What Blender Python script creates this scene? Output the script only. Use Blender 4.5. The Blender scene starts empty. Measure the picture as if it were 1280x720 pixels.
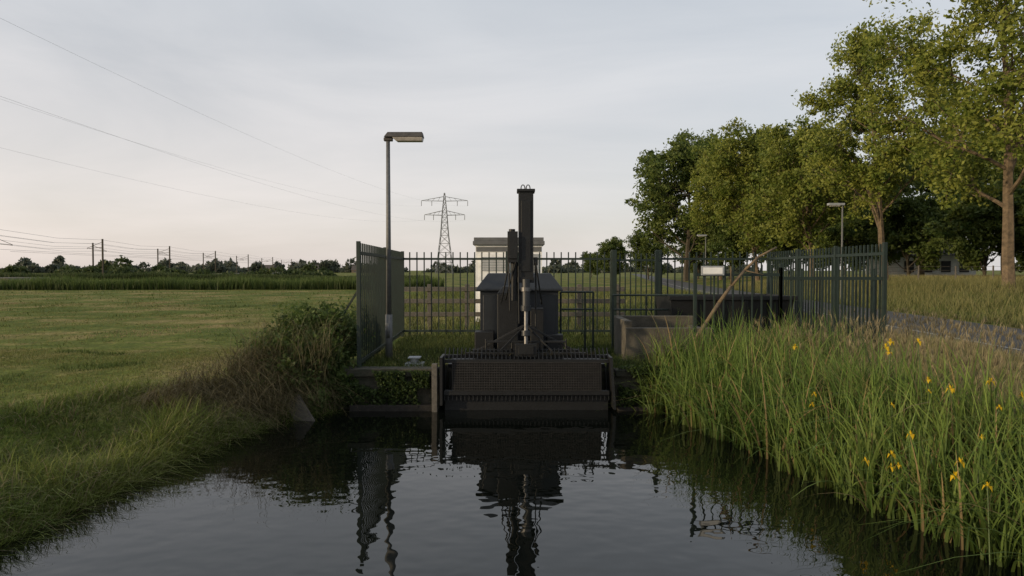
import bpy, math, numpy as np, random
from mathutils import Vector, Matrix
rng=np.random.default_rng(7); random.seed(7)
S=bpy.context.scene
COL=S.collection
SUN_EL=math.radians(12); SUN_DIR=Vector((-0.90,-0.43,0)).normalized()
# ------------------------------------------------------------ materials
def newmat(name):
    m=bpy.data.materials.new(name); m.use_nodes=True
    nt=m.node_tree; b=nt.nodes['Principled BSDF']; return m,nt,b
def mat(name,c,rough=.6,metal=0.,scale=6.,var=.3,bump=.0,c2=None,bscale=None):
    m,nt,b=newmat(name); N=nt.nodes; L=nt.links
    tc=N.new('ShaderNodeTexCoord')
    n=N.new('ShaderNodeTexNoise'); n.inputs['Scale'].default_value=scale; n.inputs['Detail'].default_value=6; n.inputs['Roughness'].default_value=.65
    L.new(tc.outputs['Object'],n.inputs['Vector'])
    r=N.new('ShaderNodeValToRGB'); e=r.color_ramp.elements
    c2=c2 or tuple(x*(1-var) for x in c)
    e[0].position=.35; e[0].color=(*c2,1); e[1].position=.65; e[1].color=(*c,1)
    L.new(n.outputs['Fac'],r.inputs['Fac']); L.new(r.outputs['Color'],b.inputs['Base Color'])
    b.inputs['Roughness'].default_value=rough; b.inputs['Metallic'].default_value=metal
    if bump:
        n2=N.new('ShaderNodeTexNoise'); n2.inputs['Scale'].default_value=bscale or scale*5; n2.inputs['Detail'].default_value=5
        L.new(tc.outputs['Object'],n2.inputs['Vector'])
        bp=N.new('ShaderNodeBump'); bp.inputs['Strength'].default_value=bump; bp.inputs['Distance'].default_value=.02
        L.new(n2.outputs['Fac'],bp.inputs['Height']); L.new(bp.outputs['Normal'],b.inputs['Normal'])
    return m
def leafmat(name,trans=.35,rough=.55):
    m,nt,b=newmat(name); N=nt.nodes; L=nt.links
    a=N.new('ShaderNodeAttribute'); a.attribute_name='Col'
    L.new(a.outputs['Color'],b.inputs['Base Color']); b.inputs['Roughness'].default_value=rough
    b.inputs['Specular IOR Level'].default_value=.25
    t=N.new('ShaderNodeBsdfTranslucent'); L.new(a.outputs['Color'],t.inputs['Color'])
    mx=N.new('ShaderNodeMixShader'); mx.inputs[0].default_value=trans
    L.new(b.outputs[0],mx.inputs[1]); L.new(t.outputs[0],mx.inputs[2])
    L.new(mx.outputs[0],N['Material Output'].inputs['Surface'])
    return m
M_fence=mat('fence_dark_green',(.009,.022,.016),.6,.0,9,.4)
M_black=mat('machine_black',(.007,.008,.009),.55,.2,7,.4,.15)
M_grey=mat('housing_grey',(.014,.018,.023),.5,.1,5,.3,.1)
M_steel=mat('piston_steel',(.16,.16,.165),.4,.7,12,.5)
M_galv=mat('galvanised',(.14,.145,.15),.6,.3,14,.3,.1)
M_rust=mat('rusty_steel',(.022,.019,.016),.8,.2,14,.6,.3)
M_mesh=mat('mesh_steel',(.022,.021,.021),.75,.1,14,.6)
M_lamp=mat('lamp_housing',(.07,.065,.06),.6,.1,12,.5)
M_conc=mat('concrete_weathered',(.10,.09,.068),.9,0,3,.5,.5,c2=(.04,.036,.027),bscale=40)
M_quay=mat('quay_concrete_mossy',(.050,.046,.034),.92,0,6,.5,.6,c2=(.016,.020,.011),bscale=30)
M_wood=mat('weathered_wood',(.17,.125,.075),.85,0,20,.5,.4)
M_wood2=mat('grey_wood',(.11,.10,.085),.85,0,20,.4,.4)
M_white=mat('white_paint_dirty',(.80,.81,.81),.6,0,3,.22,.05)
M_pgrey=mat('panel_grey',(.30,.32,.34),.6,0,5,.3)
M_roof=mat('roof_grey',(.12,.125,.13),.7,0,5,.3)
M_asph=mat('asphalt',(.050,.052,.056),.85,0,1.5,.25,.4,bscale=90)
M_line=mat('road_paint',(.5,.5,.48),.7,0,14,.55)
M_bark=mat('bark',(.15,.11,.07),.9,0,5,.5,.6,c2=(.06,.045,.028))
M_bark2=mat('bark_dark',(.06,.05,.035),.9,0,5,.5,.4)
M_pyl=mat('pylon_steel',(.16,.17,.18),.6,.2,1,.2)
M_wire=mat('wire',(.36,.37,.39),.6,0,1,.1)
M_lens=mat('lamp_lens',(.45,.42,.38),.3,0,8,.4)
M_brick=mat('brick',(.16,.12,.09),.85,0,2,.3)
M_tile=mat('roof_tiles',(.07,.06,.055),.8,0,2,.3)
M_leaf=leafmat('tree_leaves',.42)
M_grass=leafmat('grass_blades',.38,.6)
M_pet=leafmat('iris_petals',.4,.5)

# ------------------------------------------------------------ mesh tools
def link(o,parent=None):
    COL.objects.link(o)
    if parent is not None: o.parent=parent
    return o
def empty(name,loc=(0,0,0)):
    o=bpy.data.objects.new(name,None); o.empty_display_size=.3; o.location=loc; COL.objects.link(o); return o
def npmesh(name,V,F,mats,col=None,midx=None,smooth=False):
    V=np.asarray(V,dtype=np.float32); me=bpy.data.meshes.new(name)
    k=F.shape[1]; me.vertices.add(len(V)); me.vertices.foreach_set('co',V.ravel())
    me.loops.add(F.size); me.loops.foreach_set('vertex_index',F.astype(np.int32).ravel())
    me.polygons.add(len(F)); me.polygons.foreach_set('loop_start',(np.arange(len(F))*k).astype(np.int32))
    for m in mats: me.materials.append(m)
    if midx is not None: me.polygons.foreach_set('material_index',midx.astype(np.int32))
    me.update(calc_edges=True)
    me.polygons.foreach_set('use_smooth',np.full(len(F),smooth))
    if col is not None:
        a=me.color_attributes.new('Col','FLOAT_COLOR','POINT')
        c=np.ones((len(V),4),dtype=np.float32); c[:,:3]=np.clip(col,0,1); a.data.foreach_set('color',c.ravel())
    return me
class MB:
    def __init__(s): s.v=[];s.f=[];s.m=[]
    def add(s,vs,fs,mi=0):
        o=len(s.v); s.v+= [tuple(v) for v in vs]; s.f+=[tuple(i+o for i in f) for f in fs]; s.m+=[mi]*len(fs)
    def box(s,x0,x1,y0,y1,z0,z1,mi=0,rot=None):
        vs=[Vector(p) for p in [(x0,y0,z0),(x1,y0,z0),(x1,y1,z0),(x0,y1,z0),(x0,y0,z1),(x1,y0,z1),(x1,y1,z1),(x0,y1,z1)]]
        if rot is not None:
            c=Vector(((x0+x1)/2,(y0+y1)/2,(z0+z1)/2)); vs=[rot@(v-c)+c for v in vs]
        s.add(vs,[(0,3,2,1),(4,5,6,7),(0,1,5,4),(1,2,6,5),(2,3,7,6),(3,0,4,7)],mi)
    def hexa(s,bot,top,mi=0):
        s.add(list(bot)+list(top),[(0,3,2,1),(4,5,6,7),(0,1,5,4),(1,2,6,5),(2,3,7,6),(3,0,4,7)],mi)
    def beam(s,p0,p1,w,h=None,mi=0):
        p0=Vector(p0);p1=Vector(p1); h=h or w; d=(p1-p0).normalized()
        up=Vector((0,0,1)) if abs(d.z)<.95 else Vector((0,1,0))
        a=d.cross(up).normalized()*w/2; b=a.cross(d).normalized()*h/2
        s.hexa([p0-a-b,p0+a-b,p0+a+b,p0-a+b],[p1-a-b,p1+a-b,p1+a+b,p1-a+b],mi)
    def cyl(s,p0,p1,r0,r1=None,n=10,mi=0,cap=True):
        p0=Vector(p0);p1=Vector(p1); r1=r0 if r1 is None else r1; d=(p1-p0).normalized()
        up=Vector((0,0,1)) if abs(d.z)<.95 else Vector((0,1,0))
        a=d.cross(up).normalized(); b=a.cross(d)
        vs=[];
        for p,r in((p0,r0),(p1,r1)):
            for i in range(n):
                t=2*math.pi*i/n; vs.append(p+a*math.cos(t)*r+b*math.sin(t)*r)
        fs=[(i,(i+1)%n,n+(i+1)%n,n+i) for i in range(n)]
        if cap: fs+= [tuple(range(n))[::-1],tuple(range(n,2*n))]
        s.add(vs,fs,mi)
    def obj(s,name,mats,parent=None,bevel=0,smooth=False):
        me=bpy.data.meshes.new(name); me.from_pydata(s.v,[],s.f)
        for m in mats: me.materials.append(m)
        me.polygons.foreach_set('material_index',s.m)
        if smooth: me.polygons.foreach_set('use_smooth',[True]*len(s.f))
        me.update(); o=bpy.data.objects.new(name,me); link(o,parent)
        if bevel:
            b=o.modifiers.new('b','BEVEL'); b.width=bevel; b.segments=2; b.limit_method='ANGLE'; b.angle_limit=.6
        return o
def smooth01(t): t=np.clip(t,0,1); return t*t*(3-2*t)
def vnoise(x,y,s=1.,seed=0):
    r=np.random.default_rng(seed); out=0
    for i in range(7):
        a=r.uniform(0,6.28); k=s*r.uniform(.6,1.9); p=r.uniform(0,6.28)
        out=out+np.sin((x*math.cos(a)+y*math.sin(a))*k+p+1.3*np.sin((x*math.sin(a)-y*math.cos(a))*k*.6+p*2))
    return out/7

# ------------------------------------------------------------ terrain
WY=10.5
def xl(y): return np.interp(y,[-40,0,5,8,9.2,10.2,11],[-5.,-4.3,-4.1,-3.8,-3.4,-2.75,-2.7])
def xr(y): return np.interp(y,[-40,2,5.1,6,8.1,10.5,11],[6,4.4,3.65,3.3,2.9,2.05,2.0])
def rx(y): return np.interp(y,[-60,15,60,110,400],[3.6,11.1,16.2,24,70])
def gz(x,y):
    x=np.asarray(x,float); y=np.asarray(y,float)
    base=.52+.03*vnoise(x,y,1.3,3)+.015*vnoise(x,y,4,4)
    rd=np.abs(x-rx(y))
    ex=x-(rx(y)+2.4)
    base=base+smooth01(ex/9)*.8*smooth01((160-y)/80)
    k=smooth01((rd-2.3)/.6); base=base*k+.55*(1-k)
    dl=xl(y)+.13*vnoise(x*0,y,2.5,5)-x; dr=x-xr(y)-.12*vnoise(x*0,y,3,6)
    wl=np.interp(y,[7,10],[3.0,1.2])
    d=np.where(dl>dr,dl*1.25/wl,dr)
    ch=np.where(d>0,base*(.5*smooth01(.10+d/1.25)+.5*np.clip(.06+d/1.25,0,1)**.7)-.03*(d<.05),np.maximum(-.8,np.maximum(dl,dr)*.9-.02))
    z=np.where(y<WY,np.minimum(ch,base),base)
    ins=(x>-2.7)&(x<6.2)&(y>=WY)&(y<16.2); z=np.where(ins,.54+.01*vnoise(x,y,4,4),z)
    bay=(x>-1.12)&(x<1.56)&(y<11.5)&(y>=WY-.1); z=np.where(bay,-.8,z)
    return z
def axis(lo,a,b,hi,st,g=1.16):
    m=list(np.arange(a,b+1e-6,st)); s=st;v=a;L=[]
    while v>lo: s*=g; v-=s; L.append(v)
    s=st;v=b;R=[]
    while v<hi: s*=g; v+=s; R.append(v)
    return np.array(L[::-1]+m+R)
xs=axis(-3500,-9,16,3500,.17); ys=axis(-400,2,18,4500,.17)
xs=np.unique(np.concatenate([xs,[-1.13,-1.11,1.55,1.57]])); ys=np.unique(np.concatenate([ys,[WY-.105,WY-.02,WY,11.49,11.51]]))
X,Y=np.meshgrid(xs,ys); Z=gz(X,Y)
nx,ny=len(xs),len(ys)
I=np.arange(nx*ny).reshape(ny,nx)
F=np.stack([I[:-1,:-1],I[:-1,1:],I[1:,1:],I[1:,:-1]],-1).reshape(-1,4)
m,nt,b=newmat('meadow_ground'); N=nt.nodes; L=nt.links
geo=N.new('ShaderNodeNewGeometry')
def noise(scale,detail=6,vec=None,rough=.6):
    n=N.new('ShaderNodeTexNoise'); n.inputs['Scale'].default_value=scale; n.inputs['Detail'].default_value=detail; n.inputs['Roughness'].default_value=rough
    L.new(vec or geo.outputs['Position'],n.inputs['Vector']); return n
def ramp(fac,stops):
    r=N.new('ShaderNodeValToRGB'); e=r.color_ramp.elements
    while len(e)<len(stops): e.new(.5)
    for i,(p,c) in enumerate(stops): e[i].position=p; e[i].color=(*c,1)
    L.new(fac,r.inputs['Fac']); return r
def mixc(f,a,bb,mode='MIX'):
    mm=N.new('ShaderNodeMix'); mm.data_type='RGBA'; mm.blend_type=mode
    if isinstance(f,float): mm.inputs[0].default_value=f
    else: L.new(f,mm.inputs[0])
    L.new(a,mm.inputs[6]); L.new(bb,mm.inputs[7]); return mm.outputs[2]
n1=noise(.30,9,rough=.68); n2=noise(3.,8,rough=.75); n3=noise(14,6)
r1=ramp(n1.outputs['Fac'],[(.36,(.065,.10,.018)),(.50,(.12,.145,.032)),(.60,(.25,.205,.09))])
r2=ramp(n2.outputs['Fac'],[(.3,(.45,.5,.4)),(.7,(1.35,1.3,1.2))])
r3=ramp(n3.outputs['Fac'],[(.3,(.55,.55,.55)),(.7,(1.35,1.35,1.35))])
c=mixc(1.0,r1.outputs[0],r2.outputs[0],'MULTIPLY'); c=mixc(1.0,c,r3.outputs[0],'MULTIPLY')
sx=N.new('ShaderNodeSeparateXYZ'); L.new(geo.outputs['Position'],sx.inputs[0])
mr=N.new('ShaderNodeMapRange'); mr.inputs[1].default_value=.30; mr.inputs[2].default_value=.02; L.new(sx.outputs['Z'],mr.inputs[0])
mud=N.new('ShaderNodeRGB'); mud.outputs[0].default_value=(.022,.019,.011,1)
c=mixc(mr.outputs[0],c,mud.outputs[0]); L.new(c,b.inputs['Base Color']); b.inputs['Roughness'].default_value=.95; b.inputs['Specular IOR Level'].default_value=.1
bp=N.new('ShaderNodeBump'); bp.inputs['Strength'].default_value=.8; bp.inputs['Distance'].default_value=.05
L.new(n3.outputs['Fac'],bp.inputs['Height']); L.new(bp.outputs['Normal'],b.inputs['Normal'])
link(bpy.data.objects.new('ground',npmesh('ground',np.stack([X,Y,Z],-1).reshape(-1,3),F,[m],smooth=True)))
# water
m,nt,b=newmat('canal_water'); N=nt.nodes; L=nt.links
b.inputs['Base Color'].default_value=(.003,.004,.003,1); b.inputs['Roughness'].default_value=.008; b.inputs['IOR'].default_value=1.46
geo=N.new('ShaderNodeNewGeometry')
mp=N.new('ShaderNodeMapping'); mp.inputs['Scale'].default_value=(1.,1.3,1); L.new(geo.outputs['Position'],mp.inputs[0])
na=noise(4.2,1.,mp.outputs[0],.4); nb=noise(1.1,1,mp.outputs[0],.4)
ad=N.new('ShaderNodeMath'); ad.operation='MULTIPLY_ADD'; ad.inputs[1].default_value=1.0; L.new(nb.outputs['Fac'],ad.inputs[0]); L.new(na.outputs['Fac'],ad.inputs[2])
bp=N.new('ShaderNodeBump'); bp.inputs['Strength'].default_value=.075; bp.inputs['Distance'].default_value=.05
L.new(ad.outputs[0],bp.inputs['Height']); L.new(bp.outputs['Normal'],b.inputs['Normal'])
mb=MB(); mb.add([(-7,-60,0),(8,-60,0),(8,11.45,0),(-7,11.45,0)],[(0,1,2,3)]); mb.obj('water',[m])
# road
ry=np.concatenate([np.arange(-30,70,2.),np.arange(70,300,10.)]); rc=rx(ry)
def strip(name,xa,xb,z,mt,ya=ry):
    V=np.concatenate([np.stack([rx(ya)+xa,ya,np.full(len(ya),z)],-1),np.stack([rx(ya)+xb,ya,np.full(len(ya),z)],-1)])
    n=len(ya); Fq=np.array([(i,n+i,n+i+1,i+1) for i in range(n-1)])
    return V,Fq
V,Fq=strip('road',-2.0,2.0,.572,M_asph)
V=np.concatenate([V,V-np.array([0,0,.08])]); n=len(ry)
side=[(i,i+1,2*n+i+1,2*n+i) for i in range(n-1)]+[(n+i,3*n+i,3*n+i+1,n+i+1) for i in range(n-1)]
link(bpy.data.objects.new('road',npmesh('road',V,np.concatenate([Fq,np.array(side)]),[M_asph])))
Vs=[];Fs=[];o=0
for y0 in np.arange(-10,120,3.3):
    V,Fq=strip('l',-1.08,-1.00,.577,M_line,np.linspace(y0,y0+2.9,4)); Vs.append(V);Fs.append(Fq+o);o+=len(V)
link(bpy.data.objects.new('road_marking',npmesh('road_marking',np.concatenate(Vs),np.concatenate(Fs),[M_line])))

# ------------------------------------------------------------ vegetation
def blades(name,B,h,w,lean,az,cols,segs=3,droop=.35,mt=None,tipcol=None):
    n=len(B); az=np.asarray(az); 
    fa=rng.uniform(0,2*np.pi,n); side=np.stack([np.cos(fa),np.sin(fa),np.zeros(n)],-1)
    dr=np.stack([np.cos(az),np.sin(az),np.zeros(n)],-1); up=np.array([0,0,1.])
    V=np.zeros((n,segs+1,2,3)); C=np.zeros((n,segs+1,2,3))
    for i in range(segs+1):
        t=i/segs
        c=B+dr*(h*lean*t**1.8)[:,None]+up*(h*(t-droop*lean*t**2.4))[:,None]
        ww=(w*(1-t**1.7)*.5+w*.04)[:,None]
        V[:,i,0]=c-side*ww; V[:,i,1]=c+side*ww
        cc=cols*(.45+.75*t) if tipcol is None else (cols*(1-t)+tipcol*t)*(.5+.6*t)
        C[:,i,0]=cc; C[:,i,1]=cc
    base=(np.arange(n)*(segs+1)*2)[:,None,None]
    k=np.arange(segs)[None,:,None]*2
    Fq=(base+k+np.array([0,1,3,2])[None,None,:]).reshape(-1,4)
    o=bpy.data.objects.new(name,npmesh(name,V.reshape(-1,3),Fq,[mt or M_grass],col=C.reshape(-1,3),smooth=True)); return link(o)
def scatter(n,x0,x1,y0,y1,filt=None,maxr=.86):
    x=rng.uniform(x0,x1,n); y=rng.uniform(y0,y1,n)
    k=(np.abs(x)<maxr*y+1.2)
    if filt is not None: k&=filt(x,y)
    x=x[k];y=y[k]; return np.stack([x,y,gz(x,y)-.01],-1)
def gcol(n,a,bb,P=None,s=1.,seed=1):
    t=rng.uniform(0,1,n)
    if P is not None: t=np.clip(.5*t+.5*(.5+.9*vnoise(P[:,0],P[:,1],s,seed)),0,1)
    c=np.array(a)*(1-t[:,None])+np.array(bb)*t[:,None]
    return c*rng.uniform(.7,1.25,(n,1))
notroad=lambda x,y: np.abs(x-rx(y))>2.05
def meadow(n,x0,x1,y0,y1,h0,h1,w):
    P=scatter(n,x0,x1,y0,y1,lambda x,y:(x<xl(y)-.9)|(y>10.6)&(x<-2.8))
    k=len(P); nn=.5+.9*vnoise(P[:,0],P[:,1],1.1,9)
    h=rng.uniform(h0,h1,k)*(.4+1.0*np.clip(nn,0,1))
    return P,h,np.full(k,w)*rng.uniform(.6,1.4,k)
A=[meadow(76000,-13,-3,4,14,.02,.07,.009),meadow(50000,-30,-2.8,13,34,.02,.07,.018),meadow(18000,-55,-2.8,30,56,.03,.08,.035)]
P=np.concatenate([a[0] for a in A]); h=np.concatenate([a[1] for a in A]); w=np.concatenate([a[2] for a in A]); k=len(P)
c=gcol(k,(.085,.13,.022),(.25,.22,.085),P,.45,21)
tan=(vnoise(P[:,0],P[:,1],.55,93)>.24)&(rng.uniform(0,1,k)<.8); c[tan]=np.array([.32,.25,.13])*rng.uniform(.7,1.2,(tan.sum(),1))
tuft=vnoise(P[:,0],P[:,1],2.2,91)>.36; h[tuft]*=2.2; c[tuft]*=np.array([.55,.72,.55])
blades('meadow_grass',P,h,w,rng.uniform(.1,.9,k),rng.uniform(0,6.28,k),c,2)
n=48000; y=rng.uniform(3.5,10.3,n); d=rng.uniform(0,1,n)**1.5*2.9-.14; kk=d<np.interp(y,[7,10],[2.9,1.4]); y=y[kk]; d=d[kk]; x=xl(y)-d
P=np.stack([x,y,gz(x,y)-.02],-1); k=len(P)
cl=np.clip(.5+vnoise(P[:,0],P[:,1],3.2,31),.1,1.2)
h=rng.uniform(.10,.46,k)*(1.15-.3*d)*(.35+.95*cl)
az=rng.normal(-.3,1.6,k)
c=gcol(k,(.075,.135,.022),(.23,.25,.06),P,1.3,22)
dead=rng.uniform(0,1,k)<.12; c[dead]=np.array([.28,.23,.13])
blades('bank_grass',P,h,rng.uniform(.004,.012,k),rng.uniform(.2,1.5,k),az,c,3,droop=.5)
P=scatter(26000,-2.5,6.1,11.6,16.2,maxr=2); k=len(P)
blades('yard_grass',P,rng.uniform(.05,.2,k),rng.uniform(.008,.016,k),rng.uniform(.1,.8,k),rng.uniform(0,6.28,k),gcol(k,(.04,.07,.014),(.11,.12,.035),P,1.,23),2)
P=scatter(45000,-12,20,16.2,50,lambda x,y:notroad(x,y)&((x>-6)|(y>60))); k=len(P)
blades('rough_grass',P,rng.uniform(.15,.45,k),rng.uniform(.015,.035,k),rng.uniform(.1,.7,k),rng.uniform(0,6.28,k),gcol(k,(.08,.12,.025),(.21,.20,.08),P,.5,24),2)
P=scatter(66000,2.6,9.2,4,14.5,lambda x,y:(x>xr(y)+.7)&(x<rx(y)-2.05+.1*np.sin(y*3))&((y<10.7)|(x>6.0))&(x<.80*y+.8)); k=len(P)
hh=rng.uniform(.25,.66,k)*(.75+.5*np.clip(.5+vnoise(P[:,0],P[:,1],1.5,41),0,1))*np.interp(rx(P[:,1])-2.05-P[:,0],[0,1.8],[.38,1.])
hh*=np.interp(P[:,0]/P[:,1],[.5,.72],[1.2,.9])
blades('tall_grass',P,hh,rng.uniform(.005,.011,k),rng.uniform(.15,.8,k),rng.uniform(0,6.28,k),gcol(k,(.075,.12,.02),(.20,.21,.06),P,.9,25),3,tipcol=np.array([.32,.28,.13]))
# tall seeding grass stalks with feathery heads on the right bank
P=scatter(2600,3.6,9.0,4.4,14,lambda x,y:(x>xr(y)+.9)&(x<rx(y)-2.3)&((y<10.7)|(x>6.1))); k=len(P)
hs=rng.uniform(.6,.95,k)*np.interp(P[:,0]/P[:,1],[.5,.72],[1.15,.9]); azs=rng.uniform(0,6.28,k); ln=rng.uniform(.1,.45,k)
blades('seeding_grass',P,hs,np.full(k,.005),ln,azs,gcol(k,(.16,.16,.06),(.34,.29,.15)),3,tipcol=np.array([.36,.30,.17]))
hd=P+np.stack([np.cos(azs)*hs*ln*.72,np.sin(azs)*hs*ln*.72,hs*(.84-.35*ln*.66)],-1); hd=np.repeat(hd,4,axis=0)+rng.normal(0,.007,(k*4,3))
blades('seed_heads',hd,rng.uniform(.06,.13,k*4),rng.uniform(.006,.012,k*4),rng.uniform(.1,.5,k*4),np.repeat(azs,4)+rng.normal(0,.6,k*4),gcol(k*4,(.22,.18,.10),(.38,.32,.19)),2)
P=scatter(80000,12,50,14,62,lambda x,y:(x>rx(y)+2.1)); k=len(P)
blades('verge_grass',P,rng.uniform(.25,.6,k)*np.interp(P[:,0]-rx(P[:,1])-2.1,[0,1.5],[.4,1]),rng.uniform(.012,.035,k),rng.uniform(.1,.6,k),rng.uniform(0,6.28,k),gcol(k,(.08,.12,.024),(.19,.19,.06),P,.4,26),2,tipcol=np.array([.24,.22,.095]))
x=rng.uniform(-75,-6,36000); y=57+rng.uniform(0,4,len(x))+.05*x; P=np.stack([x,y,gz(x,y)],-1); k=len(P)
blades('reed_strip',P,rng.uniform(.6,1.15,k)*(1+.28*vnoise(x,y,.8,13)),rng.uniform(.03,.07,k),rng.uniform(.05,.4,k),rng.uniform(0,6.28,k),gcol(k,(.05,.09,.02),(.11,.14,.04),P,.4,27),2)
x=rng.uniform(-120,-14,26000); y=112+rng.uniform(0,5,len(x)); P=np.stack([x,y,gz(x,y)],-1); k=len(P)
blades('reed_strip',P,rng.uniform(.7,1.5,k)*np.interp(P[:,0],[-60,-30],[1,.6])*(1+.3*vnoise(x,y,.3,14)),rng.uniform(.07,.12,k),rng.uniform(.05,.4,k),rng.uniform(0,6.28,k),gcol(k,(.035,.058,.018),(.065,.085,.026),P,.4,27),2)
# iris bed
def irises(n,xo0,xo1,y0,y1):
    y=rng.uniform(y0,y1,n); x=xr(y)+rng.uniform(xo0,xo1,n)
    k=(x<.84*y+.5); return x[k],y[k]
x1,y1=irises(860,-.20,1.15,3.4,10.3)
x2=rng.uniform(2.1,4.8,260); y2=rng.uniform(9.3,10.7,260); kk=x2>xr(y2)-.1; x1=np.concatenate([x1,x2[kk]]); y1=np.concatenate([y1,y2[kk]])
kk=(.5+vnoise(x1,y1,2.2,55))>.16; x1=x1[kk]; y1=y1[kk]
NP=len(x1); per=9
ph=rng.uniform(.58,1.22,NP)*np.where(y1>9,1.08,1.)
bx=np.repeat(x1,per)+rng.normal(0,.05,NP*per); by=np.repeat(y1,per)+rng.normal(0,.05,NP*per)
P=np.stack([bx,by,np.maximum(gz(bx,by),-.05)-.03],-1); k=len(P)
az=rng.uniform(0,6.28,k)
c=gcol(k,(.065,.13,.025),(.18,.24,.055),P,2.,61)
dead=rng.uniform(0,1,k)<.08; c[dead]=np.array([.28,.21,.10])
blades('iris_leaves',P,np.repeat(ph,per)*rng.uniform(.6,1.05,k),rng.uniform(.012,.028,k),rng.uniform(.05,.6,k)+(rng.uniform(0,1,k)<.18)*.7,az,c,6,droop=.55)
V=[];Fq=[];C=[];stems=[]
near=np.where((y1<6.6))[0]; far=np.where((y1>=6.6)&(y1<9.0))[0]
idx=np.concatenate([rng.choice(near,24,replace=False),rng.choice(far,4,replace=False)])
for i in idx:
    bx_,by_=x1[i]-rng.uniform(0,.12),y1[i]; H=ph[i]*rng.uniform(.58,.92); z0=max(float(gz(bx_,by_)),0)
    fx=bx_+rng.normal(0,.08); fy=by_+rng.normal(0,.08)-.05; stems.append(((bx_,by_,z0),(fx,fy,z0+H)))
    for head in range(random.choice([1,1,2])):
        c0=np.array([fx+rng.normal(0,.02)*head,fy,z0+H-head*.11]); tw=rng.uniform(0,1); q=rng.uniform(.5,.9)
        for j in range(6):
            a=tw+j*math.pi/3+rng.uniform(-.3,.3); out=np.array([math.cos(a),math.sin(a),0]); s=np.array([-out[1],out[0],0])
            if j%2==0: pts=[c0,c0+(out*.03+s*.022+[0,0,.012])*q,c0+(out*.055-[0,0,.045])*q,c0+(out*.03-s*.022+[0,0,.012])*q]
            else: pts=[c0,c0+(out*.012+s*.012+[0,0,.03])*q,c0+(out*.02+[0,0,.055])*q,c0+(out*.012-s*.012+[0,0,.03])*q]
            o=len(V); V+=[list(p) for p in pts]; Fq.append([o,o+1,o+2,o+3]); C+=[[.66,.45,.02]]*4
link(bpy.data.objects.new('iris_flowers',npmesh('iris_flowers',np.array(V),np.array(Fq),[M_pet],col=np.array(C))))
mb=MB(); 
for a_,b_ in stems: mb.cyl(a_,b_,.006,.004,5)
mb.obj('iris_stems',[mat('stem_green',(.05,.09,.02))])

def leafquads(Cn,size,cols,flat=0.):
    n=len(Cn); a=rng.normal(size=(n,3)); a[:,2]*=(1-flat); a/=np.linalg.norm(a,axis=1)[:,None]
    r=rng.normal(size=(n,3)); b_=np.cross(a,r); b_/=np.linalg.norm(b_,axis=1)[:,None]
    s=np.asarray(size).reshape(-1,1)*rng.uniform(.6,1.3,(n,1))
    V=np.stack([Cn-a*s,Cn+b_*s*.5,Cn+a*s,Cn-b_*s*.5],1).reshape(-1,3)
    Fq=np.arange(n*4).reshape(-1,4); return V,Fq,np.repeat(cols,4,axis=0)
def tubes(segs,nside=6):
    V=[];Fq=[]
    for p0,p1,r0,r1 in segs:
        d=p1-p0; d=d/np.linalg.norm(d); up=np.array([0,0,1.]) if abs(d[2])<.9 else np.array([0,1.,0])
        a=np.cross(d,up); a/=np.linalg.norm(a); b_=np.cross(a,d); o=len(V)
        for p,r in((p0,r0),(p1,r1)):
            for i in range(nside):
                t=2*math.pi*i/nside; V.append(p+a*math.cos(t)*r+b_*math.sin(t)*r)
        Fq+=[[o+i,o+(i+1)%nside,o+nside+(i+1)%nside,o+nside+i] for i in range(nside)]
    return np.array(V),np.array(Fq)
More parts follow.
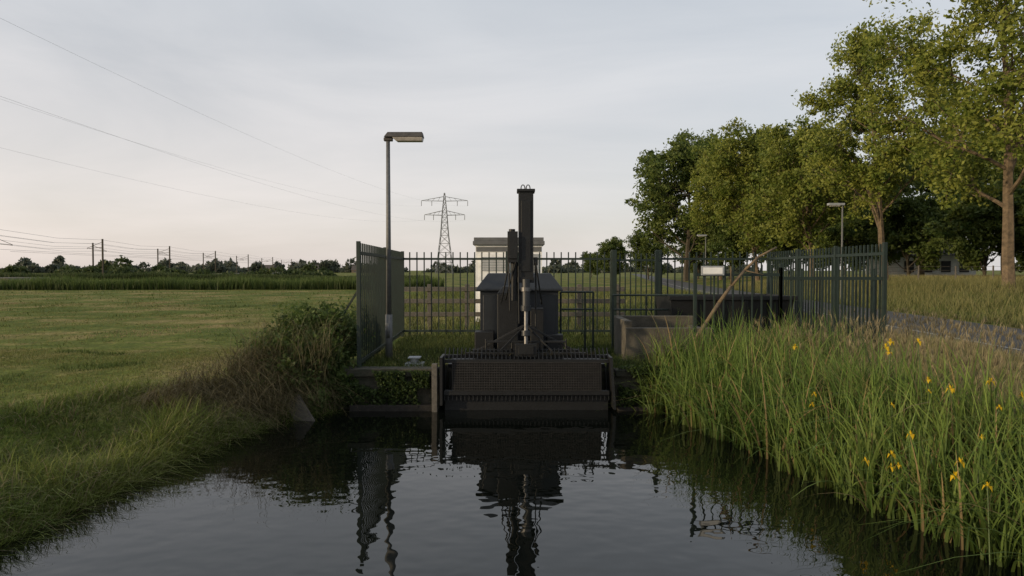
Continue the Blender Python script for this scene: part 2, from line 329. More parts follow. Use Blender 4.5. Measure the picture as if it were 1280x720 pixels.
def treemesh(name,seed,H,r0,cb,spread,nl=14,nsub=5,nss=3,lpc=60,cr=.6,ls=.16,ca=(.045,.075,.012),cb2=(.12,.13,.03),bark=None,elev=(.5,1.),prof=.42):
    R=np.random.default_rng(seed); segs=[];cl=[]
    def path(p,d,L_,r,n,wob,upb,re=.35):
        pts=[p];rr=[r]
        for i in range(n):
            d=d+R.normal(0,wob,3)+np.array([0,0,upb]); d/=np.linalg.norm(d)
            q=p+d*L_/n; r2=r*(1-(1-re)*(i+1)/n); segs.append((p,q,rr[-1],r2)); p=q; pts.append(p); rr.append(r2)
        return pts,rr,d
    tp,tr,_=path(np.zeros(3),np.array([0,0,1.]),H*.9,r0,10,.05,.06,.12)
    for i in range(nl):
        t=cb+(0.97-cb)*(i+.5)/nl; f=min(t*10,9.9); j=int(f); p=tp[j]+(tp[j+1]-tp[j])*(f-j)
        az=i*2.4+R.uniform(-.5,.5); el=R.uniform(*elev)
        u=(t-cb)/(1-cb); pr=max(.25,1-((u-prof)/.75)**2)
        Ln=spread*pr*R.uniform(.7,1.2)
        d=np.array([math.cos(az)*math.cos(el),math.sin(az)*math.cos(el),math.sin(el)])
        lp,lr,_=path(p,d,Ln,tr[j]*.42,5,.13,.05)
        for s in range(nsub):
            g=R.uniform(.35,1.)*5; jj=min(int(g),4); q=lp[jj]+(lp[jj+1]-lp[jj])*(g-jj)
            d2=d+R.normal(0,.6,3); d2/=np.linalg.norm(d2)
            sp,sr,_=path(q,d2,Ln*R.uniform(.25,.45),max(lr[jj]*.5,.015),3,.2,.05)
            cl.append(sp[-1])
            for s2 in range(nss):
                d3=d2+R.normal(0,.8,3); d3/=np.linalg.norm(d3); g2=R.integers(1,4)
                e=sp[g2]+d3*R.uniform(.5,1.3)*cr*1.4; segs.append((sp[g2],e,.018,.008)); cl.append(e)
    cl.append(tp[-1])
    cl=np.array(cl); n=len(cl)
    Cn=np.repeat(cl,lpc,axis=0); off=R.normal(size=(len(Cn),3)); off/=np.linalg.norm(off,axis=1)[:,None]
    off*=(R.uniform(0,1.1,(len(Cn),1))**.7)*np.repeat(R.uniform(.5,1.35,n),lpc)[:,None]*cr; off[:,2]*=.7
    Cn=Cn+off; cvar=np.repeat(R.uniform(0,1,n),lpc)*.6+R.uniform(0,.4,len(Cn))
    cols=np.array(ca)*(1-cvar[:,None])+np.array(cb2)*cvar[:,None]
    Vl,Fl,Cl=leafquads(Cn,ls,cols)
    Vb,Fb=tubes(segs)
    V=np.concatenate([Vb,Vl]); Fq=np.concatenate([Fb,Fl+len(Vb)]); C=np.concatenate([np.ones((len(Vb),3))*.1,Cl])
    mi=np.concatenate([np.zeros(len(Fb)),np.ones(len(Fl))])
    return npmesh(name,V,Fq,[bark or M_bark,M_leaf],col=C,midx=mi)
def place(name,me,x,y,s=1.,rz=0.,z=None):
    o=bpy.data.objects.new(name,me); o.location=(x,y,(float(gz(x,y))-.05) if z is None else z); o.scale=(s,s,s); o.rotation_euler=(0,0,rz); return link(o)
AC=(.09,.14,.02); AD=(.28,.29,.06)
ashA=treemesh('ash_a',11,17.5,.30,.22,6.2,20,7,4,62,.80,.118,AC,AD)
ashB=treemesh('ash_b',12,15.5,.24,.22,4.8,17,7,4,58,.76,.13,AC,AD)
ashC=treemesh('ash_c',13,14.0,.24,.16,5.2,18,7,4,54,.84,.16,(.08,.125,.018),(.23,.245,.052))
place('ash_tree',ashA,23.3,32,1.,1.9)
place('ash_tree',ashB,24.6,45,1.,1.3)
place('ash_tree',ashC,25.4,58,.95,2.)
place('ash_tree',ashC,26.3,73,1.08,4.)
place('ash_tree',ashB,27.5,90,1.,5.)
place('ash_tree',ashA,30.5,35,.8,3.)
oak=treemesh('oak_m',21,17,.4,.12,7.2,20,7,4,50,1.05,.24,(.055,.095,.019),(.14,.17,.044),M_bark2)
bushy=treemesh('bush_m',22,9,.2,.05,5.2,16,6,3,50,.9,.24,(.045,.08,.018),(.115,.145,.037),M_bark2)
for x,y,s,r in [(25.5,100,1.12,0),(36,92,.8,1.),(37,78,.75,2),(42,70,.75,3),(47,62,.72,4),(50,52,.75,5),(33,84,.7,2.2),(53,44,.7,1.2),(41,98,.9,2.7),(52,72,.9,.6),(60,58,.95,1.9)]:
    place('oak_tree',oak,x,y,s,r)
for i,(x,y,s) in enumerate([(24,120,.75),(20,135,.7),(28,88,.7),(31,76,.7),(33,68,.65),(36,62,.7),(38,55,.7),(41,52,.6),(43,47,.65),(38,46,.55),(45,40,.7),(30,110,.8),(35,72,.8),(46,56,.8),(17.5,150,.5),(48,46,.7)]):
    place('shrub',bushy,x,y,s,i*1.3)
def mass(name,pts,ls,ca,cb_,n):
    pts=np.array(pts); Cn=[];cc=[]
    for x,y,rx_,hz in pts:
        k=n; u=rng.normal(size=(k,3)); u/=np.linalg.norm(u,axis=1)[:,None]; u*=rng.uniform(.5,1,(k,1))**.5
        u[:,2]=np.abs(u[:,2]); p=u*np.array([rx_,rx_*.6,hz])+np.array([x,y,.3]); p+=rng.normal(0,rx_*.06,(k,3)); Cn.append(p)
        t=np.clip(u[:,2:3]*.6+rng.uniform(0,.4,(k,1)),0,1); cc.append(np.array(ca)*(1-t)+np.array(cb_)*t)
    V,Fq,C=leafquads(np.concatenate(Cn),ls,np.concatenate(cc)); link(bpy.data.objects.new(name,npmesh(name,V,Fq,[M_leaf],col=C)))
pts=[]
for i in range(170):
    t=rng.uniform(-.9,.35); D=rng.uniform(380,650); hgt=rng.uniform(2.5,6) if rng.uniform()<.7 else rng.uniform(7,11)
    pts.append((t*D,D,rng.uniform(4,13) if hgt<7 else rng.uniform(4,7),hgt))
mass('distant_tree_line',pts,1.5,(.06,.075,.055),(.095,.11,.082),230)  # slight distance haze put into the leaf colours: paler and bluer
pts=[(-86+rng.normal(0,1.2),120+rng.normal(0,1),rng.uniform(1.5,2.2),rng.uniform(2,3.4)) for i in range(3)]+[(-112+i*3.5,172+rng.normal(0,4),rng.uniform(2,4),rng.uniform(2,5.4)) for i in range(9)]+[(-52,176,2.4,3.8),(-49,178,2,2.5)]
pts+=[(-150+i*5,150+rng.normal(0,3)+i*.4,rng.uniform(2,5),rng.uniform(.8,2.8)) for i in range(22)]
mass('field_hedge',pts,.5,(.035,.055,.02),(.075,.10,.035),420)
def bush(name,els,n,ls,ca,cb_):
    Cn=[];cc=[]
    for (x,y,z,a,b_,c_) in els:
        k=int(n*a*c_*4); u=rng.normal(size=(k,3)); u/=np.linalg.norm(u,axis=1)[:,None]; q=rng.uniform(.45,1.12,(k,1)); 
        lump=.78+.5*vnoise(u[:,0]*4+x*3,u[:,2]*4+u[:,1]*3,2.,77)[:,None]; p=u*q*np.array([a,b_,c_])*lump+np.array([x,y,z]); Cn.append(p)
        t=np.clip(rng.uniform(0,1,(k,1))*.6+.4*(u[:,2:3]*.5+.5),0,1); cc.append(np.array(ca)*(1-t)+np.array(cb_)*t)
    Cn=np.concatenate(Cn);cc=np.concatenate(cc); cc=cc*(1+.6*vnoise(Cn[:,0]*2,Cn[:,2]*2+Cn[:,1],3,78)[:,None]); V,Fq,C=leafquads(Cn,ls,cc); return link(bpy.data.objects.new(name,npmesh(name,V,Fq,[M_leaf],col=C)))
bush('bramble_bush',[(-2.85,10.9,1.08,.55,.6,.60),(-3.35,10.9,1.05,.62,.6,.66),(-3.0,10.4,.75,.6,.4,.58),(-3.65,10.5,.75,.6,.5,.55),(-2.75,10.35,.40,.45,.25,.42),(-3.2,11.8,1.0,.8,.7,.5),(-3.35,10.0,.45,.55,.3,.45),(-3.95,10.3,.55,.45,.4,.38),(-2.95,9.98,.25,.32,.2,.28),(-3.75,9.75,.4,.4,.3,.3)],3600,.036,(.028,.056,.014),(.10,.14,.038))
n=1100; P=np.stack([rng.uniform(-4.1,-2.6,n),rng.uniform(9.8,11.3,n),rng.uniform(.4,.98,n)],-1)
blades('dry_stalks',P,rng.uniform(.4,.9,n),rng.uniform(.004,.008,n),rng.uniform(.2,1.1,n),rng.uniform(0,6.28,n),gcol(n,(.11,.10,.05),(.22,.20,.10)),4,droop=.5)
n=6000; y=rng.uniform(8.6,10.5,n); x=xl(y)-rng.uniform(-.05,1.15,n); z=gz(x,y)+rng.uniform(0,.38,n)*np.interp(y,[8.5,9.8],[.2,1]); P=np.stack([x,y,z],-1)
blades('dry_grass',P,rng.uniform(.15,.55,n),rng.uniform(.004,.009,n),rng.uniform(.5,1.7,n),rng.normal(-1.0,1.1,n),gcol(n,(.08,.07,.035),(.25,.21,.11)),4,droop=.8)
def wallplants(name,x0,x1,y0,z0,z1,n):
    x=rng.uniform(x0,x1,n); z=z0+(z1-z0)*rng.uniform(0,1,n)**.7; y=y0-rng.uniform(0,.16,n)
    kk=(.5+vnoise(x*2,z*2,3,88))>.22; P=np.stack([x,y,z],-1)[kk]; c=gcol(len(P),(.022,.042,.012),(.065,.095,.026))
    V,Fq,C=leafquads(P,.026,c); link(bpy.data.objects.new(name,npmesh(name,V,Fq,[M_leaf],col=C)))
wallplants('wall_plants',-2.7,-1.25,10.38,.05,.60,5200); wallplants('wall_plants',1.62,2.4,10.38,.05,.68,3600)
P=np.stack([rng.uniform(1.6,3.1,1500),rng.uniform(10.35,11.3,1500),np.full(1500,.55)],-1)
blades('quay_grass',P,rng.uniform(.08,.3,1500),rng.uniform(.006,.012,1500),rng.uniform(.2,1,1500),rng.uniform(0,6.28,1500),gcol(1500,(.04,.07,.015),(.11,.13,.035)),3)
P=np.stack([rng.uniform(-2.6,-1.2,900),rng.uniform(10.5,11.5,900),np.full(900,.55)],-1)
blades('quay_grass',P,rng.uniform(.05,.2,900),rng.uniform(.006,.012,900),rng.uniform(.2,1,900),rng.uniform(0,6.28,900),gcol(900,(.04,.07,.015),(.11,.13,.035)),3)

# ------------------------------------------------------------ quay
q=empty('quay_wall')
mb=MB()
mb.box(-2.66,-1.12,10.40,10.62,-.8,.50); mb.box(1.56,2.5,10.40,10.62,-.8,.50)
mb.box(-1.30,-1.121,10.62,11.6,-.8,.52); mb.box(1.561,1.74,10.62,11.6,-.8,.52); mb.box(-1.30,1.74,11.5,11.7,-.8,.53)
mb.obj('wall',[M_quay],q,.01)
mb=MB(); mb.box(-2.72,-1.13,10.34,10.64,.502,.62); mb.box(1.58,2.45,10.34,10.64,.502,.60); mb.obj('capping_beam',[M_quay],q,.012)
mb=MB(); mb.box(-2.45,-1.2,10.22,10.38,-.1,.09); mb.box(1.6,2.1,10.24,10.39,-.1,.06); mb.obj('waling_timber',[M_rust],q,.01)
mb=MB(); mb.box(-1.20,-1.12,10.16,10.26,-.8,.72); mb.obj('guide_post',[M_wood2],q,.005)
mb=MB(); mb.box(-3.10,-2.86,9.60,9.64,-.2,.34,rot=Matrix.Rotation(math.radians(-38),3,'Y')@Matrix.Rotation(math.radians(-20),3,'X')); mb.obj('loose_plank',[M_wood2])
mb=MB(); mb.box(-1.75,-1.45,11.1,11.35,.55,.60,0); mb.cyl((-1.6,11.2,.60),(-1.6,11.2,.68),.07,.07,12,0); mb.box(-1.7,-1.5,11.1,11.3,.68,.70); mb.obj('mooring_bollard',[M_pgrey],None,.004)

# ------------------------------------------------------------ fence
def fence(name,p0,p1,h=2.0,z0=.55,sp=.125,npost=3,bar=.022,pw=.07):
    e=empty(name); p0=Vector((*p0,z0));p1=Vector((*p1,z0)); L_=(p1-p0).length; d=(p1-p0)/L_
    mb=MB()
    for i in range(npost+1):
        p=p0+d*L_*i/npost; mb.beam(p,p+Vector((0,0,h+.02)),pw,pw)
    mb.obj('posts',[M_fence],e,.004)
    mb=MB()
    for z in (.14,h-.16): mb.beam(p0+Vector((0,0,z)),p1+Vector((0,0,z)),.04,.05)
    mb.obj('rails',[M_fence],e)
    mb=MB(); n=int(L_/sp)
    for i in range(1,n):
        p=p0+d*L_*i/n; mb.beam(p+Vector((0,0,.06)),p+Vector((0,0,h-.0)),bar,bar)
    mb.obj('bars',[M_fence],e)
    return e
fl=fence('metal_fence',(-2.37,10.55),(-2.58,16.1),npost=2,sp=.165,bar=.022,pw=.06)
mb=MB(); mb.beam((-2.40,10.9,1.9),(-2.95,10.9,1.0),.03); mb.obj('brace',[M_fence],fl)
fence('metal_fence',(-2.58,16.1),(2.35,16.1),npost=2,sp=.165,bar=.027)
fence('metal_fence',(3.5,16.1),(6.05,16.1),npost=1,sp=.165,bar=.027)
fence('metal_fence',(6.05,16.1),(6.0,11.0),npost=3,sp=.13,bar=.026,pw=.06)
fence('metal_fence',(2.95,11.0),(4.35,11.05),h=1.66,npost=1,sp=.155,pw=.05)
fence('metal_fence',(4.35,11.05),(6.0,11.0),h=1.60,npost=1,sp=.155,pw=.05)
g=fence('metal_gate',(2.42,16.1),(3.42,16.1),h=1.97,npost=1,sp=.125,bar=.026)
fence('metal_gate',(3.45,16.0),(3.05,14.4),h=1.97,npost=1,sp=.12,bar=.03)
mb=MB(); mb.box(2.34,2.46,16.03,16.17,.5,2.60); mb.box(3.40,3.52,16.03,16.17,.5,2.60); mb.obj('gate_post',[M_fence],g,.006)
sg=empty('notice_sign'); mb=MB(); mb.box(3.03,3.40,10.93,10.95,2.04,2.19,0); mb.obj('board',[M_pgrey],sg,.004)
mb=MB(); mb.box(3.06,3.37,10.924,10.93,2.065,2.165,0); mb.obj('plate',[M_white],sg)
rl=empty('handrail'); mb=MB()
for x in (1.95,2.6,3.3): mb.cyl((x,13.2,.55),(x,13.2,1.64),.022,.022,8)
for z in (1.64,1.36,1.05): mb.cyl((1.95,13.2,z),(3.5,13.2,z),.018,.018,8)
mb.obj('tubes',[M_fence],rl)
rl=empty('handrail'); mb=MB()
for x in (.9,1.35,1.5): mb.cyl((x,12.6,.55),(x,12.6,1.72),.02,.02,8)
for z in (1.72,1.4): mb.cyl((.9,12.6,z),(1.5,12.6,z),.018,.018,8)
mb.obj('tubes',[M_fence],rl)
# ------------------------------------------------------------ concrete trough & black skip
mb=MB(); a0,a1,b0,b1,t=1.90,3.35,11.35,12.7,.13
mb.box(a0,a1,b0,b0+t,.5,1.16); mb.box(a0,a1,b1-t,b1,.5,1.28); mb.box(a0,a0+t,b0+t+.002,b1-t-.002,.5,1.27); mb.box(a1-t,a1,b0+t+.002,b1-t-.002,.5,1.12); mb.box(a0+t,a1-t,b0+t,b1-t,.5,.8)
mb.obj('concrete_trough',[M_conc],None,.015)
e=empty('waste_skip'); mb=MB()
x0,x1,y0,y1_=3.0,5.35,12.9,14.3
def P4(a,b,c,d,z): return [(a,c,z),(b,c,z),(b,d,z),(a,d,z)]
mb.hexa(P4(x0+.1,x0+.14,y0+.1,y1_-.1,.6),P4(x0-.0,x0+.04,y0,y1_,1.63)); mb.hexa(P4(x1-.14,x1-.1,y0+.1,y1_-.1,.6),P4(x1-.04,x1,y0,y1_,1.63))
mb.hexa(P4(x0+.1,x1-.1,y0+.1,y0+.14,.6),P4(x0,x1,y0,y0+.04,1.62)); mb.hexa(P4(x0+.1,x1-.1,y1_-.14,y1_-.1,.6),P4(x0,x1,y1_-.04,y1_,1.62)); mb.box(x0+.1,x1-.1,y0+.1,y1_-.1,.6,.68)
mb.obj('body',[M_black],e)
mb=MB(); mb.box(x0-.04,x1+.04,y0-.05,y0-.003,1.56,1.64)
for i in range(1,5): x=x0+i*(x1-x0)/5; mb.beam((x,y0+.06,.62),(x,y0-.03,1.55),.07,.05)
mb.obj('ribs',[M_black],e,.006)
# leaning branch: nearly straight, slight bend near the top
pts=[Vector(p) for p in [(2.92,10.85,1.02),(3.10,10.86,1.29),(3.30,10.88,1.60),(3.50,10.9,1.87),(3.72,10.92,2.12),(3.95,10.93,2.34),(4.24,10.95,2.49)]]
mb=MB()
rr=[.036,.034,.031,.028,.024,.020,.014]
for i in range(len(pts)-1): mb.cyl(pts[i],pts[i+1],rr[i],rr[i+1],8)
mb.cyl(pts[3],(3.46,10.8,2.18),.013,.005,6); mb.cyl(pts[4],(3.98,10.8,2.05),.012,.005,6)
mb.obj('leaning_branch',[M_wood],None,0,True)

# ------------------------------------------------------------ trash rake machine
T=empty('trash_rake_machine')
mb=MB()
mb.box(.10,.33,10.55,10.80,1.95,3.33); mb.box(.075,.355,10.52,10.83,3.33,3.375); mb.box(.085,.345,10.53,10.82,1.93,2.02)
mb.box(.14,.29,10.535,10.549,2.1,3.2)
mb.obj('mast',[M_black],T,.008)
mb=MB()
for x in (.17,.25):
    for i in range(6):
        a=i*math.pi/5;b_=(i+1)*math.pi/5
        mb.cyl((x+.03*math.cos(a),10.65,3.40+.05*math.sin(a)),(x+.03*math.cos(b_),10.65,3.40+.05*math.sin(b_)),.008,.008,6)
    mb.cyl((x-.03,10.65,3.37),(x-.03,10.65,3.41),.008); mb.cyl((x+.03,10.65,3.37),(x+.03,10.65,3.41),.008)
mb.obj('lifting_eyes',[M_black],T)
mb=MB()
mb.box(-.07,.09,10.5,10.75,2.24,2.72); mb.box(-.05,.08,10.47,10.499,2.3,2.66); mb.cyl((.04,10.6,1.65),(.04,10.6,2.24),.055,.055,12); mb.box(.34,.40,10.58,10.7,2.2,2.32); mb.cyl((0.0,10.62,2.72),(0.0,10.62,2.76),.05)
mb.cyl((-.03,10.52,1.5),(-.05,10.5,2.24),.014); mb.cyl((.37,10.6,1.2),(.37,10.62,2.2),.014); mb.cyl((.11,10.5,1.3),(.10,10.52,2.2),.012)
for (sx_,ex_,dz) in ((-.04,-.16,.25),(.06,-.10,.18),(.36,.46,.3)):
    pv=None
    for i in range(9):
        t=i/8; p=(sx_+(ex_-sx_)*t+.05*math.sin(t*3.1)*(1 if ex_>.2 else -1),10.48+.45*t,2.25-.6*t-dz*math.sin(t*3.14))
        if pv: mb.cyl(pv,p,.013,.013,6)
        pv=p
mb.obj('hydraulic_motor',[M_black],T,.004)
mb=MB(); mb.cyl((.215,10.5,1.98),(.215,10.46,1.55),.062,.062,16,0); mb.cyl((.215,10.46,1.55),(.215,10.4,.95),.032,.032,16,1); mb.cyl((.215,10.46,1.58),(.215,10.46,1.50),.08,.08,16,0)
mb.cyl((.215,10.41,1.2),(.215,10.4,1.12),.07,.07,16,0); mb.cyl((.215,10.48,1.86),(.215,10.48,1.80),.08,.08,16,1)
mb.obj('lift_cylinder',[M_grey,M_steel],T,0)
mb=MB()
mb.box(-.55,.80,11.75,12.75,.55,1.80,0); mb.hexa(P4(-.62,.87,11.66,12.84,1.80),P4(-.42,.68,11.95,12.6,2.07),0)
mb.box(-.62,.87,11.655,12.845,1.765,1.799,0)
mb.box(-.50,-.02,11.725,11.748,.75,1.70,0); mb.box(.03,.75,11.725,11.748,.75,1.70,0); mb.box(-.08,-.05,11.70,11.724,1.15,1.3,1); mb.box(.08,.11,11.70,11.724,1.15,1.3,1)
mb.obj('housing',[M_grey,M_steel],T,.012)
mb=MB(); mb.box(-.24,.10,11.1,11.55,.62,1.74); mb.hexa(P4(-.24,.10,11.1,11.55,1.742),P4(-.15,.05,11.2,11.55,1.86)); mb.box(.30,.52,11.15,11.5,.62,1.50); mb.box(-.62,-.30,11.3,11.6,.62,1.10); mb.box(.58,.85,11.3,11.55,.62,1.05)
mb.obj('gearbox',[M_black],T,.012)
mb=MB()
apx=(.215,10.55,1.28)
for x in (-.55,.98): mb.beam(apx,(x,10.62,.86),.035)
for x in (-.2,.63): mb.beam(apx,(x,10.45,.86),.028)
mb.beam((-.62,10.62,.86),(1.05,10.62,.86),.05,.06); mb.beam((-.7,10.42,.84),(1.13,10.42,.84),.04,.05); mb.beam((-.4,10.5,1.02),(.83,10.5,1.02),.03)
for x in (-.62,-.2,.215,.63,1.05): mb.beam((x,10.4,.84),(x,11.8,.72),.05)
for x in (-.4,.0,.43,.83): mb.cyl((x,10.5,.84),(x,10.5,1.06),.016)
mb.box(.05,.38,10.36,10.5,.80,1.0); mb.box(.10,.33,10.34,10.359,.84,.97)
mb.box(-1.0,1.45,10.62,11.6,.60,.66)
mb.obj('carriage_frame',[M_black],T,.004)
mb=MB()
bx0,bx1=-1.02,1.46
mb.beam((bx0,10.28,.75),(bx1,10.28,.75),.06,.05); mb.beam((bx0,10.22,.28),(bx1,10.22,.28),.05,.06); mb.beam((bx0,10.45,.80),(bx1,10.45,.80),.05,.05)
mb.box(bx0-.06,bx0-.02,10.15,10.6,.1,.82); mb.hexa(P4(bx1+.05,bx1+.09,10.1,10.6,.05),P4(bx1+.0,bx1+.04,10.15,10.6,.82))
n=int((bx1-bx0)/.062)
for i in range(n+1):
    x=bx0+(bx1-bx0)*i/n
    mb.beam((x,10.27,.28),(x,10.25,.16),.014,.02)
    mb.beam((x,10.30,.77),(x,10.50,.92),.014,.02)
mb.box(bx0,bx1,10.32,10.36,-.3,.30)
mb.obj('rake_frame',[M_black],T)
mb=MB()
a0,a1=bx0+.12,bx1-.12
n=60
for i in range(n+1):
    x=a0+(a1-a0)*i/n; mb.beam((x,10.262,.73),(x,10.232,.32),.012,.006)
for i in range(12):
    t=i/11; z=.73-.41*t; y=10.252-.03*t; mb.beam((a0,y,z),(a1,y,z),.006,.012)
mb.obj('perforated_panel',[M_mesh],T)
mb=MB(); mb.box(a0,a1,10.29,10.31,.32,.73); mb.obj('backing_plate',[M_black],T)
mb=MB(); n=36
for i in range(n+1):
    x=-1.05+2.54*i/n; mb.beam((x,10.85,.55),(x,10.45,-.7),.012,.05)
mb.obj('trash_rack_bars',[M_black],T)
k=900; P=np.stack([rng.uniform(-.8,1.3,k),rng.uniform(10.35,10.6,k),np.full(k,.82)],-1)
blades('plant_debris',P,rng.uniform(.03,.12,k),rng.uniform(.004,.01,k),rng.uniform(.6,1.6,k),rng.uniform(0,6.28,k),gcol(k,(.03,.025,.015),(.09,.08,.04)),2).parent=T

# ------------------------------------------------------------ lamps
lp=empty('street_lamp',(0,0,0)); mb=MB(); bx_,by_=-2.15,11.9
mb.cyl((bx_,by_,.53),(bx_,by_,1.35),.066,.060,16); mb.cyl((bx_,by_,1.35),(bx_,by_,4.38),.048,.034,16); mb.box(bx_-.03,bx_+.03,by_-.075,by_-.055,.95,1.2)
mb.obj('pole',[M_galv],lp,0,True)
mb=MB()
def lampbody(mb,x,y,z,s=1.):
    y0,y1=y-.10*s,y+.10*s
    mb.hexa(P4(x-.06*s,x+.62*s,y0,y1,z),P4(x+.0*s,x+.60*s,y0+.04*s,y1-.04*s,z+.09*s),0)
    mb.hexa(P4(x+.16*s,x+.60*s,y0+.03*s,y1-.03*s,z-.07*s),P4(x+.08*s,x+.61*s,y0+.01*s,y1-.01*s,z-.002*s),1)
    mb.box(x-.07*s,x+.08*s,y-.05*s,y+.05*s,z-.06*s,z-.003*s,0)
lampbody(mb,bx_,by_,4.42); mb.obj('lantern',[M_lamp,M_lens],lp,.01)
for x,y,h in ((16.9,35,5.0),(17.0,60,4.7)):
    l2=empty('street_lamp'); mb=MB(); z=float(gz(x,y)); mb.cyl((x,y,z),(x,y,z+h-.1),.06,.04,8); mb.obj('pole',[M_galv],l2)
    mb=MB(); mb.box(x-.75,x+.08,y-.12,y+.12,z+h-.12,z+h); mb.box(x-.65,x-.15,y-.09,y+.09,z+h-.17,z+h-.122,1); mb.obj('lantern',[M_pgrey,M_lens],l2,.02)

# ------------------------------------------------------------ white pump building
B=empty('pump_station_building'); X0,X1,Y0,Y1=-1.12,.92,21,23.2
mb=MB(); mb.box(X0,X1,Y0,Y1,.5,2.90); mb.obj('walls',[M_white],B)
mb=MB(); mb.box(X0-.08,X1+.08,Y0-.1,Y1+.1,2.902,3.02,0); mb.box(X0-.05,X1+.05,Y0-.06,Y1+.06,3.022,3.13,0); mb.obj('roof',[M_roof],B,.01)
mb=MB(); mb.box(X0+.12,X0+1.0,Y0-.03,Y0-.002,.6,2.62,0)
for i in range(9): mb.box(X0+.2,X0+.92,Y0-.05,Y0-.031,2.1+i*.05,2.13+i*.05,1)
mb.box(X0+.88,X0+.92,Y0-.07,Y0-.031,1.5,1.65,1); mb.obj('door',[M_white,M_pgrey],B)
mb=MB(); mb.box(X0+1.12,X1-.1,Y0-.03,Y0-.002,.6,2.62,0)
for i in range(12): mb.box(X0+1.2,X1-.18,Y0-.05,Y0-.031,1.95+i*.05,1.98+i*.05,1)
mb.box(X0+.02,X1-.02,Y0-.02,Y0-.003,2.7,2.84,1); mb.obj('louvre_panel',[M_pgrey,M_roof],B)
mb=MB(); mb.box(X0+.35,X0+.75,Y0-.04,Y0-.031,1.6,1.95,0); mb.obj('notice_plate',[M_pgrey],B)
W=empty('wooden_fence'); mb=MB()
for i in range(7):
    x=-3.2+i*1.0; mb.box(x-.06,x+.06,18.2,18.32,.5,1.75)
for z in (.95,1.3,1.62): mb.box(-3.3,3.0,18.16,18.197,z-.06,z+.06)
mb.obj('rails',[M_wood2],W,.01)
W=empty('wire_fence'); mb=MB(); pr=None
for i in range(16):
    x=21.5+i*2.2; y=44-.25*i; z=float(gz(x,y)); mb.cyl((x,y,z-.1),(x,y,z+1.1),.06,.05,6)
    if pr:
        for q_ in (.5,.8,1.05): mb.cyl((pr[0],pr[1],pr[2]+q_),(x,y,z+q_),.008,.008,4)
    pr=(x,y,z)
mb.obj('posts',[M_wood2],W)
Hh=empty('farmhouse'); mb=MB(); hx,hy=44.,78.; z=1.
mb.box(hx,hx+9,hy,hy+7,z-.5,z+2.8); mb.obj('walls',[M_white],Hh)
mb=MB(); mb.add([(hx-.3,hy-.3,z+2.8),(hx+9.3,hy-.3,z+2.8),(hx+9.3,hy+7.3,z+2.8),(hx-.3,hy+7.3,z+2.8),(hx-.3,hy+3.5,z+6),(hx+9.3,hy+3.5,z+6)],[(0,1,5,4),(2,3,4,5),(0,4,3),(1,2,5),(0,3,2,1)]); mb.obj('roof',[M_tile],Hh)
mb=MB()
for i in range(4): mb.box(hx+.8+i*2.1,hx+1.9+i*2.1,hy-.04,hy-.003,z+.9,z+2.2)
mb.obj('windows',[M_black],Hh)
for (px,D,w_,h_) in ((-.466,470,12,4),(-.300,475,12,4),(-.235,472,9,3.6),(-.37,474,9,4)):
    x=px*D; Hh=empty('distant_house'); mb=MB(); mb.box(x,x+w_,D,D+8,.3,h_*.62); mb.obj('walls',[M_brick],Hh)
    mb=MB(); a=h_*.63; mb.add([(x-.4,D-.4,a),(x+w_+.4,D-.4,a),(x+w_+.4,D+8.4,a),(x-.4,D+8.4,a),(x-.4,D+4,h_+2),(x+w_+.4,D+4,h_+2)],[(0,1,5,4),(2,3,4,5),(0,4,3),(1,2,5),(0,3,2,1)]); mb.obj('roof',[M_tile],Hh)

# ------------------------------------------------------------ pylon + wires
PX,PY=-33.5,340.
Pn=empty('electricity_pylon'); mb=MB()
def hw(z): return np.interp(z,[0,20,30,40.5],[4.2,1.9,1.2,.2])
lev=[0,6,11,15.5,19.5,23,26,28.5,31,33.5,36,38.5,40.5]
for i in range(len(lev)-1):
    z0_,z1_=lev[i],lev[i+1];a,b_=float(hw(z0_)),float(hw(z1_))
    c0=[(-a,-a),(a,-a),(a,a),(-a,a)]; c1=[(-b_,-b_),(b_,-b_),(b_,b_),(-b_,b_)]
    for j in range(4):
        k=(j+1)%4
        mb.beam((PX+c0[j][0],PY+c0[j][1],z0_),(PX+c1[j][0],PY+c1[j][1],z1_),.26)
        mb.beam((PX+c0[j][0],PY+c0[j][1],z0_),(PX+c1[k][0],PY+c1[k][1],z1_),.13); mb.beam((PX+c0[k][0],PY+c0[k][1],z0_),(PX+c1[j][0],PY+c1[j][1],z1_),.13)
        mb.beam((PX+c1[j][0],PY+c1[j][1],z1_),(PX+c1[k][0],PY+c1[k][1],z1_),.13)
arms=[(36.5,11.5),(29.5,10)]
att=[]
for za,ha in arms:
    for sgn in (-1,1):
        a=float(hw(za))
        for yy in (-a,a):
            mb.beam((PX+sgn*a,PY+yy,za),(PX+sgn*ha,PY,za+.2),.2); mb.beam((PX+sgn*a*.9,PY+yy,za+2.2),(PX+sgn*ha,PY,za+.25),.16)
        for t in (.25,.5,.75):
            xx=PX+sgn*(a+(ha-a)*t); mb.beam((xx,PY,za+.1),(xx-sgn*1.2,PY,za+2.2*(1-t)+.3),.12)
        for fx in (ha,ha*.55):
            mb.cyl((PX+sgn*fx,PY,za),(PX+sgn*fx,PY,za-2.4),.14,.14,6)
        att.append((sgn*ha,za-2.4))
mb.obj('lattice',[M_pyl],Pn)
mb=MB()
for ax,az_ in att:
    prev=None
    for i in range(49):
        t=i/48; y=PY-t*380; sag=-9.5*4*t*(1-t); p=(PX-38*t+ax,y,az_+sag)
        if prev: mb.cyl(prev,p,.011,.011,4,0,False)
        prev=p
mb.obj('power_lines',[M_wire],Pn)
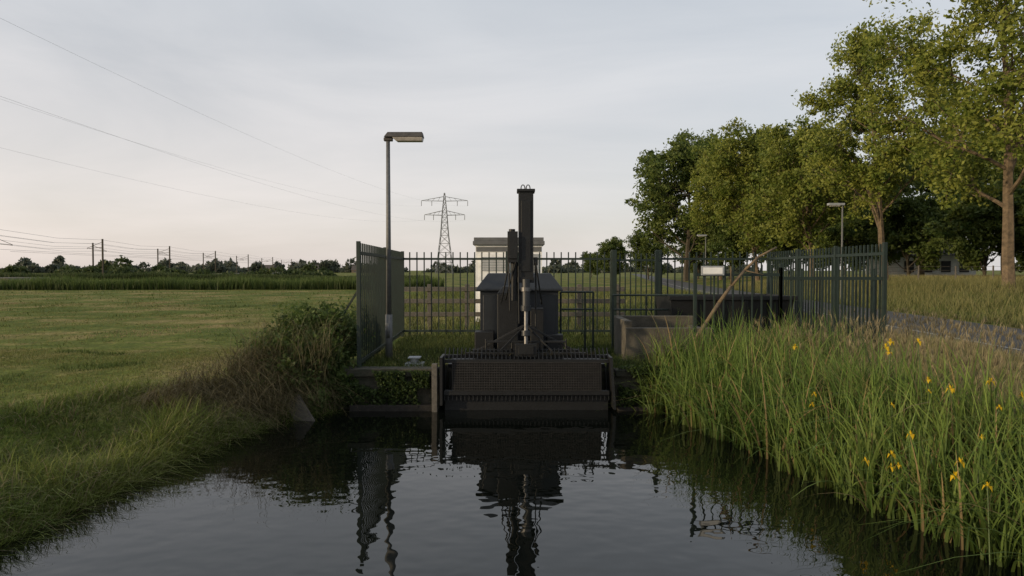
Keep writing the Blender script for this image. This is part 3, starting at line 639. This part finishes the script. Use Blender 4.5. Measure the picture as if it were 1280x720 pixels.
# ------------------------------------------------------------ railway catenary
R_=empty('railway_catenary'); mb=MB(); mw=MB(); prev={}
for i in range(26):
    y=104+i*17.5*(1+.03*i); x=-61.1-.166*y
    for tr,off in ((0,0),(1,-11)):
        if (i+tr)%2: continue
        X_=x+off; hgt=8.1
        mb.beam((X_,y,.4),(X_,y,hgt+.5),.26); s=1 if tr else -1
        mb.beam((X_,y,6.9),(X_+s*3.2,y,6.6),.09); mb.beam((X_,y,8.0),(X_+s*3.2,y,6.7),.07)
        for kx,zz in ((s*2.8,6.6),(s*2.8,5.5),(0,8.4),(s*.6,7.6)):
            p=(X_+kx,y,zz); key=(tr,zz,kx)
            if key in prev:
                q_=prev[key]; mid=((p[0]+q_[0])/2,(p[1]+q_[1])/2,zz-(.5 if zz>5.6 else 0)); mw.cyl(q_,mid,.02,.02,4,0,False); mw.cyl(mid,p,.02,.02,4,0,False)
            prev[key]=p
mb.obj('masts',[M_bark2],R_); mw.obj('overhead_wires',[M_pyl],R_)
mb=MB()
mb.hexa([(-78-3,100,.4),(-78+5,100,.4),(-170+5,650,.4),(-170-12,650,.4)],[(-78-2,100,1.0),(-78+4,100,1.0),(-170+4,650,1.0),(-170-11,650,1.0)]); mb.obj('railway_embankment',[mat('ballast',(.09,.08,.06),.9)])

# ------------------------------------------------------------ world, sun, camera
w=bpy.data.worlds.new('World'); S.world=w; w.use_nodes=True; nt=w.node_tree; N=nt.nodes; L=nt.links
bg=N['Background']; sk=N.new('ShaderNodeTexSky'); sk.sky_type='NISHITA'; sk.sun_disc=False
sk.sun_elevation=SUN_EL; sk.sun_rotation=math.atan2(SUN_DIR.x,SUN_DIR.y)%(2*math.pi); sk.air_density=1.; sk.dust_density=2.; sk.ozone_density=1.5
tc=N.new('ShaderNodeTexCoord'); mp=N.new('ShaderNodeMapping'); mp.inputs['Scale'].default_value=(1.,1.6,5.); mp.inputs['Rotation'].default_value=(0,.25,.3); L.new(tc.outputs['Generated'],mp.inputs[0])
nz=N.new('ShaderNodeTexNoise'); nz.inputs['Scale'].default_value=1.4; nz.inputs['Detail'].default_value=6; nz.inputs['Roughness'].default_value=.55; nz.inputs['Distortion'].default_value=.5; L.new(mp.outputs[0],nz.inputs['Vector'])
mr=N.new('ShaderNodeMapRange'); mr.inputs[1].default_value=.35; mr.inputs[2].default_value=.70; mr.inputs[3].default_value=.60; mr.inputs[4].default_value=.82; L.new(nz.outputs['Fac'],mr.inputs[0])
sxyz=N.new('ShaderNodeSeparateXYZ'); L.new(tc.outputs['Generated'],sxyz.inputs[0])
lo=N.new('ShaderNodeMapRange'); lo.inputs[1].default_value=.40; lo.inputs[2].default_value=.0; L.new(sxyz.outputs['Z'],lo.inputs[0])
sd=N.new('ShaderNodeMapRange'); sd.inputs[1].default_value=.6; sd.inputs[2].default_value=-.9; sd.inputs[3].default_value=.35; sd.inputs[4].default_value=1.; L.new(sxyz.outputs['X'],sd.inputs[0])
mu=N.new('ShaderNodeMath'); mu.operation='MULTIPLY'; L.new(lo.outputs[0],mu.inputs[0]); L.new(sd.outputs[0],mu.inputs[1])
hz=N.new('ShaderNodeMix'); hz.data_type='RGBA'; L.new(mu.outputs[0],hz.inputs[0]); hz.inputs[6].default_value=(6.5,6.75,7.05,1); hz.inputs[7].default_value=(9.7,8.4,7.7,1)
mx=N.new('ShaderNodeMix'); mx.data_type='RGBA'; L.new(mr.outputs[0],mx.inputs[0]); L.new(sk.outputs[0],mx.inputs[6]); L.new(hz.outputs[2],mx.inputs[7])
L.new(mx.outputs[2],bg.inputs['Color']); bg.inputs['Strength'].default_value=.118
sl=bpy.data.lights.new('sun','SUN'); sl.energy=3.4; sl.angle=math.radians(1.5); sl.color=(1,.77,.48); so=bpy.data.objects.new('sun',sl); COL.objects.link(so)
dv=Vector((SUN_DIR.x*math.cos(SUN_EL),SUN_DIR.y*math.cos(SUN_EL),math.sin(SUN_EL))); so.rotation_euler=dv.to_track_quat('Z','Y').to_euler()
cd=bpy.data.cameras.new('camera'); cd.lens=24; cd.sensor_width=36; cd.clip_end=9000; cd.clip_start=.05
co=bpy.data.objects.new('camera',cd); COL.objects.link(co); co.location=(0,0,2.12); co.rotation_euler=(math.radians(90-1.48),0,0); S.camera=co
S.view_settings.view_transform='Standard'; S.view_settings.look='None'; S.view_settings.exposure=0
